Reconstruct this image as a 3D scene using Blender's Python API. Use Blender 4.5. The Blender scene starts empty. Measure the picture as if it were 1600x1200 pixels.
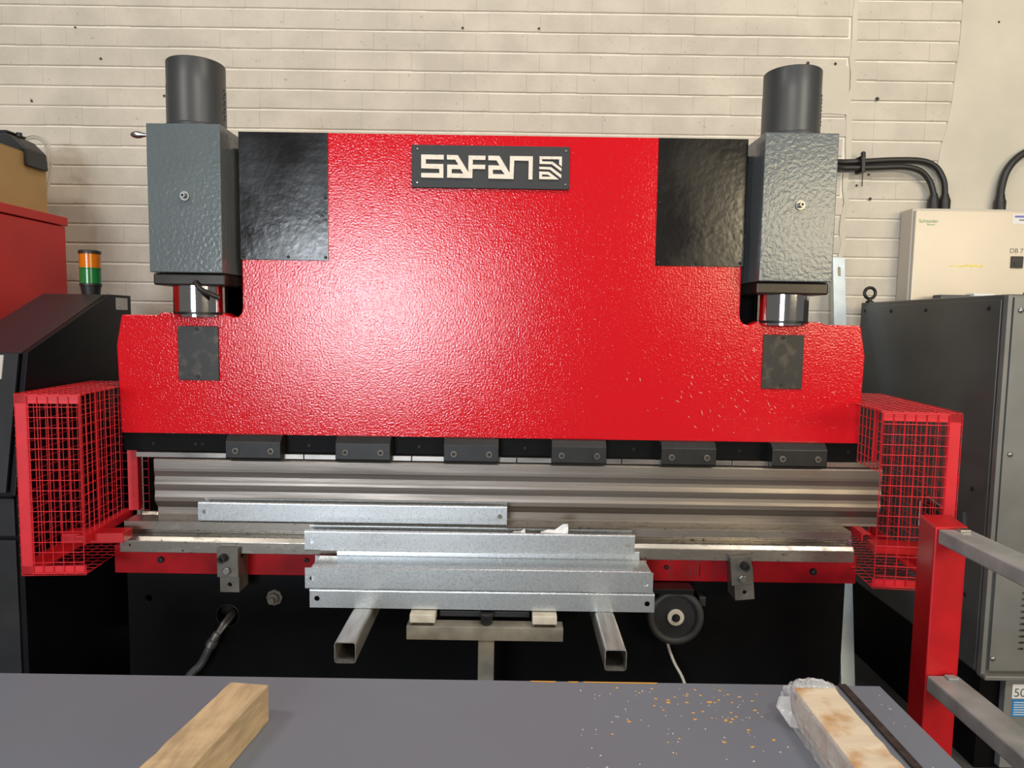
import bpy, bmesh, math, random
from mathutils import Vector, Matrix
from mathutils.geometry import tessellate_polygon

# ------------------------------------------------------------------ camera
scene = bpy.context.scene
COL = scene.collection
F = 1110.0
CAM = Vector((0.0, -2.55, 1.6))
PITCH = math.atan(95 / F)
ROLL = 0.0150
fw = Vector((0, math.cos(PITCH), -math.sin(PITCH)))
up0 = Vector((0, math.sin(PITCH), math.cos(PITCH)))
rt0 = Vector((1, 0, 0))
rt = math.cos(ROLL) * rt0 + math.sin(ROLL) * up0
upv = -math.sin(ROLL) * rt0 + math.cos(ROLL) * up0
cd = bpy.data.cameras.new('camera')
cam = bpy.data.objects.new('camera', cd)
COL.objects.link(cam)
cd.sensor_fit = 'HORIZONTAL'
cd.sensor_width = 36.0
cd.lens = F / 1600 * 36
cd.clip_start = 0.05
cam.matrix_world = Matrix(((rt.x, upv.x, -fw.x, CAM.x), (rt.y, upv.y, -fw.y, CAM.y),
                           (rt.z, upv.z, -fw.z, CAM.z), (0, 0, 0, 1)))
scene.camera = cam


def aty(px, py, Y):
    """photo pixel -> point on the vertical plane y = Y"""
    d = fw + (px - 800) / F * rt - (py - 600) / F * upv
    return CAM + d * ((Y - CAM.y) / d.y)


def proj(P):
    v = Vector(P) - CAM
    w = v.dot(fw)
    return 800 + F * v.dot(rt) / w, 600 - F * v.dot(upv) / w


# ------------------------------------------------------------------ world, lights, exposure
world = bpy.data.worlds.new('workshop_air')
scene.world = world
world.use_nodes = True
bg = world.node_tree.nodes['Background']
bg.inputs[0].default_value = (1.0, 0.97, 0.93, 1)
bg.inputs[1].default_value = 0.14

scene.view_settings.view_transform = 'Standard'
scene.view_settings.look = 'None'
scene.view_settings.gamma = 1.0
scene.view_settings.use_curve_mapping = False
scene.view_settings.exposure = -0.2


def area(name, loc, target, sx, sy, power, color):
    l = bpy.data.lights.new(name, 'AREA')
    l.shape = 'RECTANGLE'
    l.size, l.size_y = sx, sy
    l.energy = power
    l.color = color
    o = bpy.data.objects.new(name, l)
    COL.objects.link(o)
    o.location = loc
    d = Vector(target) - Vector(loc)
    o.rotation_euler = d.to_track_quat('-Z', 'Y').to_euler()
    return o


# daylight from the open loading door far behind the camera, a sunlit window band, and high bay lamps
area('loading_door_daylight', (-3.2, -13.5, 2.0), (-0.6, 0, 1.6), 3.6, 2.7, 960, (0.86, 0.93, 1.0))
area('window_band_daylight', (6.2, -8.2, 3.05), (6.2, 0, 3.05), 5.6, 1.5, 470, (1.0, 0.84, 0.56))
area('high_bay_lamp', (-2.9, -2.9, 4.9), (-1.2, 0, 0.8), 1.2, 0.35, 58, (1.0, 0.95, 0.87))
area('high_bay_lamp', (2.7, -2.7, 4.9), (0.9, 0, 0.8), 1.2, 0.35, 70, (1.0, 0.93, 0.82))
area('high_bay_lamp', (0.2, -2.4, 5.4), (0.0, 0, 0.8), 1.2, 0.35, 72, (1.0, 0.95, 0.88))

# ------------------------------------------------------------------ materials
MATS = {}


def nd(nt, typ, **kw):
    n = nt.nodes.new(typ)
    for k, v in kw.items():
        setattr(n, k, v)
    return n


def mat(name, col, rough=0.5, metal=0.0, var=0.0, vscale=6.0, col2=None, bump=0.0, bscale=80.0,
        stretch=(1, 1, 1), spec=0.5, rvar=0.0, coat=0.0, alpha=1.0, detail=4.0, bdist=0.002, vrange=(0.35, 0.65), trans=0.0, speck=None):
    m = bpy.data.materials.new(name)
    m.use_nodes = True
    nt = m.node_tree
    b = nt.nodes['Principled BSDF']
    b.inputs['Base Color'].default_value = (*col, 1)
    b.inputs['Roughness'].default_value = rough
    b.inputs['Metallic'].default_value = metal
    b.inputs['Specular IOR Level'].default_value = spec
    b.inputs['Coat Weight'].default_value = coat
    b.inputs['Alpha'].default_value = alpha
    b.inputs['Transmission Weight'].default_value = trans
    tc = nd(nt, 'ShaderNodeTexCoord')
    geo = nd(nt, 'ShaderNodeNewGeometry')
    mp = nd(nt, 'ShaderNodeMapping')
    mp.inputs['Scale'].default_value = stretch
    nt.links.new(geo.outputs['Position'], mp.inputs['Vector'])
    if var > 0 or rvar > 0:
        n = nd(nt, 'ShaderNodeTexNoise')
        n.inputs['Scale'].default_value = vscale
        n.inputs['Detail'].default_value = detail
        nt.links.new(mp.outputs[0], n.inputs['Vector'])
        mr = nd(nt, 'ShaderNodeMapRange')
        mr.inputs['From Min'].default_value = vrange[0]
        mr.inputs['From Max'].default_value = vrange[1]
        nt.links.new(n.outputs['Fac'], mr.inputs['Value'])
        if var > 0:
            c2 = col2 if col2 else tuple(c * (1 - var) for c in col)
            mx = nd(nt, 'ShaderNodeMix', data_type='RGBA')
            mx.inputs['A'].default_value = (*col, 1)
            mx.inputs['B'].default_value = (*c2, 1)
            if col2:
                mm = nd(nt, 'ShaderNodeMath', operation='MULTIPLY')
                mm.inputs[1].default_value = var
                nt.links.new(mr.outputs[0], mm.inputs[0])
                nt.links.new(mm.outputs[0], mx.inputs['Factor'])
            else:
                nt.links.new(mr.outputs[0], mx.inputs['Factor'])
            nt.links.new(mx.outputs['Result'], b.inputs['Base Color'])
        if rvar > 0:
            r = nd(nt, 'ShaderNodeMapRange')
            r.inputs['To Min'].default_value = max(0.03, rough - rvar)
            r.inputs['To Max'].default_value = min(1, rough + rvar)
            nt.links.new(mr.outputs[0], r.inputs['Value'])
            nt.links.new(r.outputs[0], b.inputs['Roughness'])
    if speck:
        sc_, th, sc_col = speck
        n3 = nd(nt, 'ShaderNodeTexNoise')
        n3.inputs['Scale'].default_value = sc_
        n3.inputs['Detail'].default_value = 3.0
        nt.links.new(geo.outputs['Position'], n3.inputs['Vector'])
        m3 = nd(nt, 'ShaderNodeMapRange')
        m3.inputs['From Min'].default_value = th
        m3.inputs['From Max'].default_value = th + 0.05
        nt.links.new(n3.outputs['Fac'], m3.inputs['Value'])
        x3 = nd(nt, 'ShaderNodeMix', data_type='RGBA')
        x3.inputs['B'].default_value = (*sc_col, 1)
        src = b.inputs['Base Color'].links
        if src:
            nt.links.new(src[0].from_socket, x3.inputs['A'])
        else:
            x3.inputs['A'].default_value = (*col, 1)
        nt.links.new(m3.outputs[0], x3.inputs['Factor'])
        nt.links.new(x3.outputs['Result'], b.inputs['Base Color'])
    if bump > 0:
        n2 = nd(nt, 'ShaderNodeTexNoise')
        n2.inputs['Scale'].default_value = bscale
        n2.inputs['Detail'].default_value = 2.0
        nt.links.new(mp.outputs[0], n2.inputs['Vector'])
        bp = nd(nt, 'ShaderNodeBump')
        bp.inputs['Strength'].default_value = bump
        bp.inputs['Distance'].default_value = bdist
        nt.links.new(n2.outputs['Fac'], bp.inputs['Height'])
        nt.links.new(bp.outputs[0], b.inputs['Normal'])
    MATS[name] = m
    return m


mat('brick_paint', (0.62, 0.56, 0.47), 0.72, var=0.16, vscale=5, bump=0.5, bscale=45, bdist=0.004, spec=0.3, speck=(55, 0.69, (0.40, 0.36, 0.30)))
mat('mortar_paint', (0.80, 0.75, 0.65), 0.75, var=0.1, vscale=9, bump=0.5, bscale=60, bdist=0.003, spec=0.3)
mat('render_paint', (0.63, 0.58, 0.48), 0.72, var=0.12, vscale=3, bump=0.45, bscale=28, bdist=0.004, spec=0.3)
mat('pit', (0.05, 0.045, 0.04), 0.9)
mat('floor_concrete', (0.10, 0.095, 0.09), 0.7, var=0.4, vscale=3, bump=0.2, bscale=40)
mat('red_hammer', (0.62, 0.006, 0.013), 0.11, bump=0.52, bscale=145, bdist=0.0019, coat=0.0, spec=0.55)
mat('red_flat', (0.55, 0.006, 0.012), 0.38, var=0.2, vscale=7, bump=0.08, bscale=30)
mat('red_guard', (0.70, 0.016, 0.028), 0.42, var=0.12, vscale=12)
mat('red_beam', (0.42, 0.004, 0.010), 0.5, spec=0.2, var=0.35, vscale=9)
mat('red_cabinet', (0.56, 0.014, 0.014), 0.42, var=0.15, vscale=3)
mat('chip', (0.75, 0.62, 0.50), 0.7)
mat('grey_box', (0.125, 0.148, 0.158), 0.20, bump=0.35, bscale=70, bdist=0.003, var=0.12, vscale=5)
mat('black_panel', (0.011, 0.010, 0.010), 0.18, bump=0.16, bscale=38, bdist=0.003, var=0.4, vscale=4, rvar=0.07)
mat('black_paint', (0.0035, 0.0035, 0.004), 0.5, spec=0.10, var=0.3, vscale=8, bump=0.15, bscale=60)
mat('black_console', (0.006, 0.006, 0.009), 0.36, spec=0.3, var=0.3, vscale=4)
mat('console_top', (0.035, 0.022, 0.026), 0.38)
mat('black_plastic', (0.020, 0.021, 0.023), 0.45, var=0.3, vscale=10)
mat('dark_plate', (0.028, 0.027, 0.026), 0.45, var=0.6, vscale=28, col2=(0.13, 0.10, 0.075), metal=0.3, vrange=(0.5, 0.75))
mat('dark_steel', (0.020, 0.020, 0.020), 0.42, metal=0.3, var=0.3, vscale=20)
mat('cap_black', (0.040, 0.042, 0.044), 0.40, var=0.35, vscale=9, col2=(0.06, 0.06, 0.062))
mat('flange_steel', (0.045, 0.038, 0.032), 0.35, metal=0.5, var=0.3, vscale=12)
mat('chrome', (0.82, 0.80, 0.78), 0.07, metal=1.0)
mat('screw_steel', (0.30, 0.29, 0.28), 0.35, metal=0.9)
mat('bright_steel', (0.62, 0.60, 0.57), 0.30, metal=1.0, var=0.25, vscale=14)
mat('name_plate', (0.024, 0.025, 0.027), 0.55, var=0.15, vscale=12)
mat('letter_cream', (0.80, 0.71, 0.60), 0.5, var=0.35, vscale=60, vrange=(0.55, 0.8))
mat('punch_steel', (0.29, 0.255, 0.225), 0.42, metal=0.85, var=0.35, vscale=3.0, stretch=(0.5, 1, 9), bump=0.10, bscale=30, rvar=0.06)
mat('tang_steel', (0.62, 0.58, 0.54), 0.26, metal=1.0, var=0.45, vscale=5, stretch=(1, 1, 3))
mat('die_steel', (0.42, 0.385, 0.34), 0.34, metal=0.85, var=0.6, vscale=26, stretch=(0.6, 1, 1.4), col2=(0.13, 0.11, 0.09), rvar=0.08, vrange=(0.55, 0.75), speck=(70, 0.66, (0.04, 0.033, 0.028)))
mat('galvanised', (0.66, 0.69, 0.71), 0.30, metal=0.80, var=0.10, vscale=150, rvar=0.04, detail=1.0)
mat('tube_steel', (0.46, 0.45, 0.42), 0.38, metal=0.6, var=0.35, vscale=7, stretch=(8, 1, 8))
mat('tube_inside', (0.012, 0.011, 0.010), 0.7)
mat('stand_steel', (0.17, 0.155, 0.135), 0.45, metal=0.5, var=0.35, vscale=14)
mat('stand_bar', (0.40, 0.365, 0.30), 0.45, metal=0.2, var=0.35, vscale=14)
mat('cream_block', (0.66, 0.60, 0.49), 0.6, var=0.2, vscale=30)
mat('rubber', (0.024, 0.024, 0.025), 0.55, var=0.5, vscale=16, col2=(0.05, 0.048, 0.046))
mat('cable_black', (0.018, 0.017, 0.017), 0.42)
mat('cable_grey', (0.05, 0.05, 0.05), 0.5)
mat('cable_white', (0.55, 0.52, 0.45), 0.5)
mat('sheet_steel', (0.205, 0.245, 0.295), 0.45, spec=0.3, metal=0.0, var=0.5, vscale=2.2, rvar=0.07, col2=(0.20, 0.212, 0.245), vrange=(0.42, 0.7))
mat('timber', (0.74, 0.56, 0.33), 0.75, var=0.30, vscale=9, stretch=(5, 1, 5), bump=0.4, bscale=28, bdist=0.003)
mat('timber_pale', (0.86, 0.75, 0.55), 0.75, var=0.8, vscale=11, col2=(0.58, 0.28, 0.07), vrange=(0.47, 0.63), bump=0.4, bscale=30, bdist=0.003)
mat('film', (0.78, 0.80, 0.80), 0.14, bump=0.5, bscale=60, bdist=0.004, alpha=0.5)
mat('strip_black', (0.030, 0.024, 0.024), 0.7, var=0.5, vscale=40, col2=(0.09, 0.07, 0.06), bump=0.6, bscale=120)
mat('chips_orange', (0.75, 0.42, 0.09), 0.6)
mat('chips_pale', (0.72, 0.68, 0.62), 0.6)
mat('rail_grey', (0.36, 0.37, 0.36), 0.40, var=0.35, vscale=9, rvar=0.06)
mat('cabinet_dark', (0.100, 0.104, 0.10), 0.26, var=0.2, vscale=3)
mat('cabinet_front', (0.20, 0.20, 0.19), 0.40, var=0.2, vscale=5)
mat('enclosure', (0.64, 0.55, 0.43), 0.26, var=0.06, vscale=4)
mat('enclosure_side', (0.56, 0.51, 0.44), 0.45)
mat('green_print', (0.05, 0.28, 0.09), 0.6)
mat('dark_print', (0.10, 0.10, 0.10), 0.6)
mat('yellow_print', (0.85, 0.66, 0.12), 0.6)
mat('label_white', (0.75, 0.75, 0.74), 0.5)
mat('label_blue', (0.03, 0.22, 0.52), 0.5)
mat('label_violet', (0.16, 0.17, 0.48), 0.5)
mat('strut_zinc', (0.56, 0.63, 0.66), 0.35, metal=0.5, var=0.12, vscale=15)
mat('cardboard', (0.46, 0.29, 0.12), 0.75, var=0.10, vscale=5)
mat('paper', (0.84, 0.84, 0.84), 0.7)
mat('amber_lens', (0.85, 0.23, 0.01), 0.18, trans=0.25)
mat('green_lens', (0.02, 0.24, 0.06), 0.18, trans=0.25)
mat('button_grey', (0.52, 0.50, 0.46), 0.5)
mat('button_green', (0.10, 0.42, 0.12), 0.4)
mat('blue_box', (0.040, 0.052, 0.075), 0.4)
mat('grey_blue', (0.30, 0.36, 0.44), 0.4)
mat('red_lens', (0.62, 0.12, 0.03), 0.2)


# ------------------------------------------------------------------ builders
class MB:
    """collects shapes (world or local metres) and links them as one mesh object"""

    def __init__(self):
        self.v, self.f, self.smooth = [], [], []

    def add(self, verts, faces, smooth=False):
        o = len(self.v)
        self.v += [tuple(p) for p in verts]
        self.f += [tuple(i + o for i in f) for f in faces]
        self.smooth += [smooth] * len(faces)
        return self

    def box(self, x0, x1, y0, y1, z0, z1):
        x0, x1 = sorted((x0, x1)); y0, y1 = sorted((y0, y1)); z0, z1 = sorted((z0, z1))
        v = [(x, y, z) for x in (x0, x1) for y in (y0, y1) for z in (z0, z1)]
        return self.add(v, [(0, 1, 3, 2), (4, 6, 7, 5), (0, 4, 5, 1), (2, 3, 7, 6), (0, 2, 6, 4), (1, 5, 7, 3)])

    def bar(self, p0, p1, w, h, upd=(0, 0, 1)):
        p0, p1 = Vector(p0), Vector(p1)
        d = (p1 - p0).normalized()
        s = d.cross(Vector(upd)).normalized()
        u = s.cross(d)
        v = []
        for p in (p0, p1):
            for a, b in ((-1, -1), (1, -1), (1, 1), (-1, 1)):
                v.append(p + s * (a * w / 2) + u * (b * h / 2))
        return self.add(v, [(0, 1, 2, 3), (7, 6, 5, 4), (0, 4, 5, 1), (1, 5, 6, 2), (2, 6, 7, 3), (3, 7, 4, 0)])

    def lathe(self, c, axis, prof, n=24, smooth=True, caps=True):
        """prof: list of (distance along axis, radius)"""
        c = Vector(c)
        ax = Vector(axis).normalized()
        a = ax.orthogonal().normalized()
        b = ax.cross(a)
        v, f = [], []
        for (t, r) in prof:
            for i in range(n):
                g = 2 * math.pi * i / n
                v.append(c + ax * t + (a * math.cos(g) + b * math.sin(g)) * r)
        for k in range(len(prof) - 1):
            for i in range(n):
                j = (i + 1) % n
                f.append((k * n + i, k * n + j, (k + 1) * n + j, (k + 1) * n + i))
        self.add(v, f, smooth)
        if caps:
            o = len(self.v) - len(v)
            self.f.append(tuple(o + i for i in reversed(range(n)))); self.smooth.append(False)
            self.f.append(tuple(o + (len(prof) - 1) * n + i for i in range(n))); self.smooth.append(False)
        return self

    def cyl(self, p0, p1, r, n=20, r2=None, smooth=True):
        p0, p1 = Vector(p0), Vector(p1)
        L = (p1 - p0).length
        return self.lathe(p0, p1 - p0, [(0, r), (L, r if r2 is None else r2)], n, smooth)

    def tube(self, pts, r, n=10, closed=False):
        pts = [Vector(p) for p in pts]
        m = len(pts)
        v, f = [], []
        prev = None
        for k, p in enumerate(pts):
            t = (pts[(k + 1) % m] - pts[k - 1]) if closed else (pts[min(k + 1, m - 1)] - pts[max(k - 1, 0)])
            t.normalize()
            a = t.orthogonal().normalized() if prev is None else (prev - t * prev.dot(t)).normalized()
            prev = a
            b = t.cross(a)
            for i in range(n):
                g = 2 * math.pi * i / n
                v.append(p + (a * math.cos(g) + b * math.sin(g)) * r)
        for k in range(m if closed else m - 1):
            k2 = (k + 1) % m
            for i in range(n):
                j = (i + 1) % n
                f.append((k * n + i, k * n + j, k2 * n + j, k2 * n + i))
        if not closed:
            f.append(tuple(reversed(range(n))))
            f.append(tuple((m - 1) * n + i for i in range(n)))
        return self.add(v, f, True)

    def prism(self, loops, to3, d):
        """loops: outer 2D loop then hole loops; to3(u, v) -> point; d: extrusion vector"""
        d = Vector(d)
        flat = [p for l in loops for p in l]
        tris = tessellate_polygon([[Vector((u, v, 0)) for u, v in l] for l in loops])
        n = len(flat)
        v = [Vector(to3(u, w)) for u, w in flat]
        v += [p + d for p in v]
        f = [tuple(t) for t in tris] + [tuple(i + n for i in reversed(t)) for t in tris]
        o = 0
        for l in loops:
            m = len(l)
            for i in range(m):
                j = (i + 1) % m
                f.append((o + i, o + j, o + j + n, o + i + n))
            o += m
        return self.add(v, f)

    def build(self, name, material, parent=None, bevel=0.0, local=False, seg=2):
        me = bpy.data.meshes.new(name)
        off = Vector((0, 0, 0))
        p = parent
        if not local:
            while p is not None:
                off += p.location
                p = p.parent
        me.from_pydata([tuple(Vector(q) - off) for q in self.v], [], self.f)
        bm = bmesh.new()
        bm.from_mesh(me)
        bmesh.ops.recalc_face_normals(bm, faces=bm.faces)
        bm.to_mesh(me)
        bm.free()
        me.polygons.foreach_set('use_smooth', self.smooth)
        if any(self.smooth):
            me.set_sharp_from_angle(angle=math.radians(35))
        me.materials.append(MATS[material])
        o = bpy.data.objects.new(name, me)
        COL.objects.link(o)
        if parent is not None:
            o.parent = parent
        if bevel > 0:
            b = o.modifiers.new('edge', 'BEVEL')
            b.width = bevel
            b.segments = seg
            b.limit_method = 'ANGLE'
            b.angle_limit = math.radians(40)
        return o


def thing(name, loc, label, cat, group=None, rz=0.0):
    o = bpy.data.objects.new(name, None)
    o.empty_display_size = 0.1
    COL.objects.link(o)
    o.location = loc
    o.rotation_euler = (0, 0, rz)
    return tag(o, label, cat, group)


def tag(o, label=None, cat=None, group=None, kind=None):
    if label: o['label'] = label
    if cat: o['category'] = cat
    if group: o['group'] = group
    if kind: o['kind'] = kind
    return o


def circle(cx, cy, r, n=14, rev=True):
    p = [(cx + r * math.cos(2 * math.pi * i / n), cy + r * math.sin(2 * math.pi * i / n)) for i in range(n)]
    return p[::-1] if rev else p


def slot(cx, cy, w, h, n=6):
    """stadium, long side = larger of w, h"""
    p = []
    if w >= h:
        r, L = h / 2, (w - h) / 2
        for i in range(n + 1):
            a = -math.pi / 2 + math.pi * i / n
            p.append((cx + L + r * math.cos(a), cy + r * math.sin(a)))
        for i in range(n + 1):
            a = math.pi / 2 + math.pi * i / n
            p.append((cx - L + r * math.cos(a), cy + r * math.sin(a)))
    else:
        r, L = w / 2, (h - w) / 2
        for i in range(n + 1):
            a = math.pi * i / n
            p.append((cx + r * math.cos(a), cy + L + r * math.sin(a)))
        for i in range(n + 1):
            a = math.pi + math.pi * i / n
            p.append((cx + r * math.cos(a), cy - L + r * math.sin(a)))
    return p


def front(Y):
    return lambda u, w: (u, Y, w)


def rect(x0, x1, z0, z1):
    return [(x0, z0), (x1, z0), (x1, z1), (x0, z1)]


def socket_screw(c, r, parent, h=0.006, m='screw_steel', name='screw', ax=(0, -1, 0)):
    """cap head with a hexagonal socket sunk into its face"""
    mb = MB()
    mb.lathe(c, ax, [(0, r), (h * 0.8, r), (h, r * 0.90), (h, r * 0.60), (h * 0.35, r * 0.58)], 14, True, False)
    mb.lathe(c, ax, [(h * 0.3, r * 0.62), (h * 0.36, r * 0.6)], 6, False, True)
    o = mb.build(name, m, parent)
    o.data.materials.append(MATS['pit'])
    for q in list(o.data.polygons)[-8:] + list(o.data.polygons)[42:56]:
        q.material_index = 1
    return o


def hex_bolt(c, r, parent, h=0.010, m='screw_steel', ax=(0, -1, 0), washer=True):
    mb = MB()
    if washer:
        mb.lathe(c, ax, [(0, r * 1.35), (h * 0.2, r * 1.35)], 18)
    mb.lathe(c, ax, [(0, r), (h * 0.85, r), (h, r * 0.85)], 6, False)
    return mb.build('bolt', m, parent)


def text_part(body, size, loc, rot, m, parent, name='print', extrude=0.0006, squeeze=1.0):
    cu = bpy.data.curves.new('t', 'FONT')
    cu.body = body
    cu.size = size
    cu.extrude = extrude
    cu.align_x = 'LEFT'
    tmp = bpy.data.objects.new('t', cu)
    COL.objects.link(tmp)
    bpy.context.view_layer.update()
    me = bpy.data.meshes.new_from_object(tmp.evaluated_get(bpy.context.evaluated_depsgraph_get()))
    bpy.data.objects.remove(tmp)
    bpy.data.curves.remove(cu)
    M = Matrix.Diagonal((squeeze, 1, 1, 1))
    me.transform(Matrix.Translation(Vector(loc)) @ Matrix.Rotation(math.radians(90), 4, 'X') @ M)
    off = Vector((0, 0, 0)); p = parent
    while p is not None:
        off += p.location; p = p.parent
    me.transform(Matrix.Translation(-off))
    me.materials.clear()
    me.materials.append(MATS[m])
    o = bpy.data.objects.new(name, me)
    COL.objects.link(o)
    o.parent = parent
    return o


def bez(pts, n=12):
    """Catmull-Rom through points"""
    P = [Vector(p) for p in pts]
    P = [P[0] * 2 - P[1]] + P + [P[-1] * 2 - P[-2]]
    out = []
    for i in range(1, len(P) - 2):
        for k in range(n):
            t = k / n
            a, b, c, d = P[i - 1], P[i], P[i + 1], P[i + 2]
            out.append(0.5 * ((2 * b) + (c - a) * t + (2 * a - 5 * b + 4 * c - d) * t * t + (3 * b - a - 3 * c + d) * t ** 3))
    out.append(P[-2])
    return out


# ------------------------------------------------------------------ structure: floor, brick wall
random.seed(4)
WY = 1.10                                   # front of the brickwork
fl = MB().box(-3.6, 3.6, -3.4, 1.3, -0.1, 0.0).build('floor', 'floor_concrete')
tag(fl, 'dark stained concrete workshop floor', None, kind='structure')

wall = MB().box(-3.6, 3.6, WY + 0.007, WY + 0.25, 0, 3.75).build('wall_back', 'mortar_paint')
tag(wall, 'cream painted brick wall behind the machines', None, kind='structure')


def brick_mesh(L, H, tag_):
    mb = MB()
    y0, y1, b, bx = 0.0, 0.012, 0.003, 0.0003
    v, f = [], []
    for (ix, iy) in ((0.0, y1), (0.0, y0 + b), (b, y0)):
        ax = ix * bx / b
        v += [(ax, iy, ix), (L - ax, iy, ix), (L - ax, iy, H - ix), (ax, iy, H - ix)]
    for k in (0, 4):
        for i in range(4):
            j = (i + 1) % 4
            f.append((k + i, k + j, k + 4 + j, k + 4 + i))
    f.append((8, 9, 10, 11))
    me = bpy.data.meshes.new('brick_' + tag_)
    me.from_pydata(v, [], f)
    me.materials.append(MATS['brick_paint'])
    return me, v, f


CH = 0.0965
BH = CH - 0.0095
kinds = {'long': 0.254, 'half': 0.126, 'three': 0.19}
BM = {k: brick_mesh(L - 0.0001, BH, k) for k, L in kinds.items()}


def brick_seen(x, z, L):
    cx, cz = x + L / 2, z + BH / 2
    px, py = proj((cx, WY, cz))
    if px < -30 or px > 1630 or py < -14 or py > 520:
        return False
    if cx > 2.17: return False                                      # under the smooth render
    if px > 1405 and py > 345: return False
    if 385 < px < 1155 and py > 232: return False
    if 240 < px < 352 and py > 210: return False
    if 1200 < px < 1305 and py > 222: return False
    if px < 95 and py > 265: return False
    if px > 1345 and py > 485: return False
    if 195 > px and py > 480: return False
    return True


bricks, rest = [], MB()
for row in range(-22, 18):
    z = 2.067 + row * CH + 0.0045
    if z < -0.02 or z > 3.66:
        continue
    for (xa, xb, dz) in ((-3.5, 1.655, 0.0), (1.663, 3.5, -0.014)):
        x = xa - (0.127 if row % 2 else 0) * (1 if xa < 0 else 0)
        first = True
        while x < xb - 0.02:
            k = 'long'
            r = random.random()
            if r < 0.2: k = 'half'
            elif r < 0.28: k = 'three'
            if first and row % 2: k = 'half'
            first = False
            L = kinds[k]
            if x + L > xb:
                if xb - x > 0.19: k = 'three'
                elif xb - x > 0.126: k = 'half'
                else:
                    k = (xb - x) / kinds['half']          # a cut closer at the end of the row
                    _, v, f = BM['half']
                    rest.add([(x + p[0] * k, WY + p[1], z + dz + p[2]) for p in v], f)
                    break
                L = kinds[k]
            jz = random.uniform(-0.0012, 0.0012)
            jy = random.uniform(-0.0009, 0.0009)
            bricks.append((x, WY + jy, z + dz + jz, k, L, brick_seen(x, z + dz, L)))
            x += L
seen = [b for b in bricks if b[5]]
shown = seen[::-1][:300]
keep = set(id(b) for b in shown)
for b in bricks:
    me, v, f = BM[b[3]]
    if id(b) in keep:
        o = bpy.data.objects.new('brick', me)
        COL.objects.link(o)
        o.location = (b[0], b[1], b[2])
        o.parent = wall
    else:
        rest.add([(p[0] + b[0], p[1] + b[1], p[2] + b[2]) for p in v], f)
tag(rest.build('brickwork', 'brick_paint', wall), kind='stuff')
print('BRICKS', len(bricks), len(seen))

# smooth render over the right end of the wall and a patch beside the right cylinder
rl = [(2.19, 3.72), (2.192, 3.15), (2.186, 2.95), (2.178, 2.9), (2.168, 2.72), (2.15, 2.6), (2.125, 2.5), (2.11, 2.3), (2.10, 2.0), (2.1, 0.0), (3.55, 0), (3.55, 3.72)]
MB().prism([rl[::-1]], front(WY - 0.004), (0, 0.016, 0)).build('render_patch', 'render_paint', wall, 0.003)
MB().prism([[(1.385, 2.89), (1.39, 2.80), (1.40, 2.71), (1.47, 2.66), (1.56, 2.665), (1.652, 2.66), (1.655, 2.80), (1.652, 2.895), (1.5, 2.90)]],
           front(WY - 0.0035), (0, 0.015, 0)).build('render_patch', 'render_paint', wall, 0.002)
sm = []
zz = 3.7
while zz > 1.2:
    sm.append((1.652 + random.uniform(-0.012, 0.008), zz)); zz -= 0.07
sm2 = [(x + 0.022 + random.uniform(0, 0.012), z) for x, z in sm]
MB().prism([sm + sm2[::-1]], front(WY - 0.003), (0, 0.014, 0)).build('mortar_seam', 'render_paint', wall, 0.002)
for px, py, r in ((723, 44, .006), (842, 45, .006), (1262, 99, .008), (1305, 100, .007), (50, 158, .006), (257, 150, .006), (243, 606, .006),
                  (158, 92, .006), (118, 43, .005), (1357, 273, .006), (1338, 290, .006), (1370, 155, .010), (1359, 311, .008), (1560, 35, .006)):
    p = aty(px, py, WY)
    MB().lathe((p.x, WY - 0.0045, p.z), (0, 1, 0), [(0, r), (0.004, r * .8)], 9).build('wall_hole', 'pit', wall)

# ------------------------------------------------------------------ press brake
XC = -0.078


def mx(x):
    return 2 * XC - x


pb = thing('press_brake', (XC, 0.1, 0), 'large red hydraulic press brake with two grey cylinder housings on top', 'press brake')

half = [(-1.413, 1.184), (-1.421, 1.50), (-1.401, 1.606), (-1.396, 1.610), (-1.270, 1.611), (-1.255, 1.620), (-1.03, 1.620), (-1.015, 1.612),
        (-0.998, 1.606), (-0.982, 1.609), (-0.970, 1.622), (-0.966, 1.64), (-0.966, 2.254)]
outline = half + [(mx(x), z) for x, z in reversed(half)]
ram = MB().prism([outline], front(0.0), (0, 0.06, 0)).build('ram', 'red_hammer', pb, 0.004)

# worn spots and scratches in the paint, lower right of the ram
ch = MB()
random.seed(11)
for i in range(170):
    if i < 135:
        px = random.gauss(1150, 70); py = random.gauss(600, 55)
    else:
        px = random.uniform(800, 1330); py = random.uniform(300, 680)
    if not (560 < px < 1335 and 250 < py < 678) or (1015 < px and py < 425) or (1180 < px < 1262 and 515 < py < 615) or (py < 530 and px > 1145):
        continue
    p = aty(px, py, 0)
    L = random.uniform(0.003, 0.018) if i < 135 else random.uniform(0.003, 0.012)
    a = random.gauss(-0.9, 0.25) if i < 135 else random.uniform(-0.5, 0.2)
    w = random.uniform(0.0003, 0.0009)
    d = Vector((math.cos(a), 0, math.sin(a))); n = Vector((-math.sin(a), 0, math.cos(a)))
    c = Vector((p.x, -0.0006, p.z))
    ch.add([c - d * L / 2, c + n * w, c + d * L / 2, c - n * w], [(0, 1, 2, 3)])
tag(ch.build('paint_scratches', 'chip', ram), kind='stuff')

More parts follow.
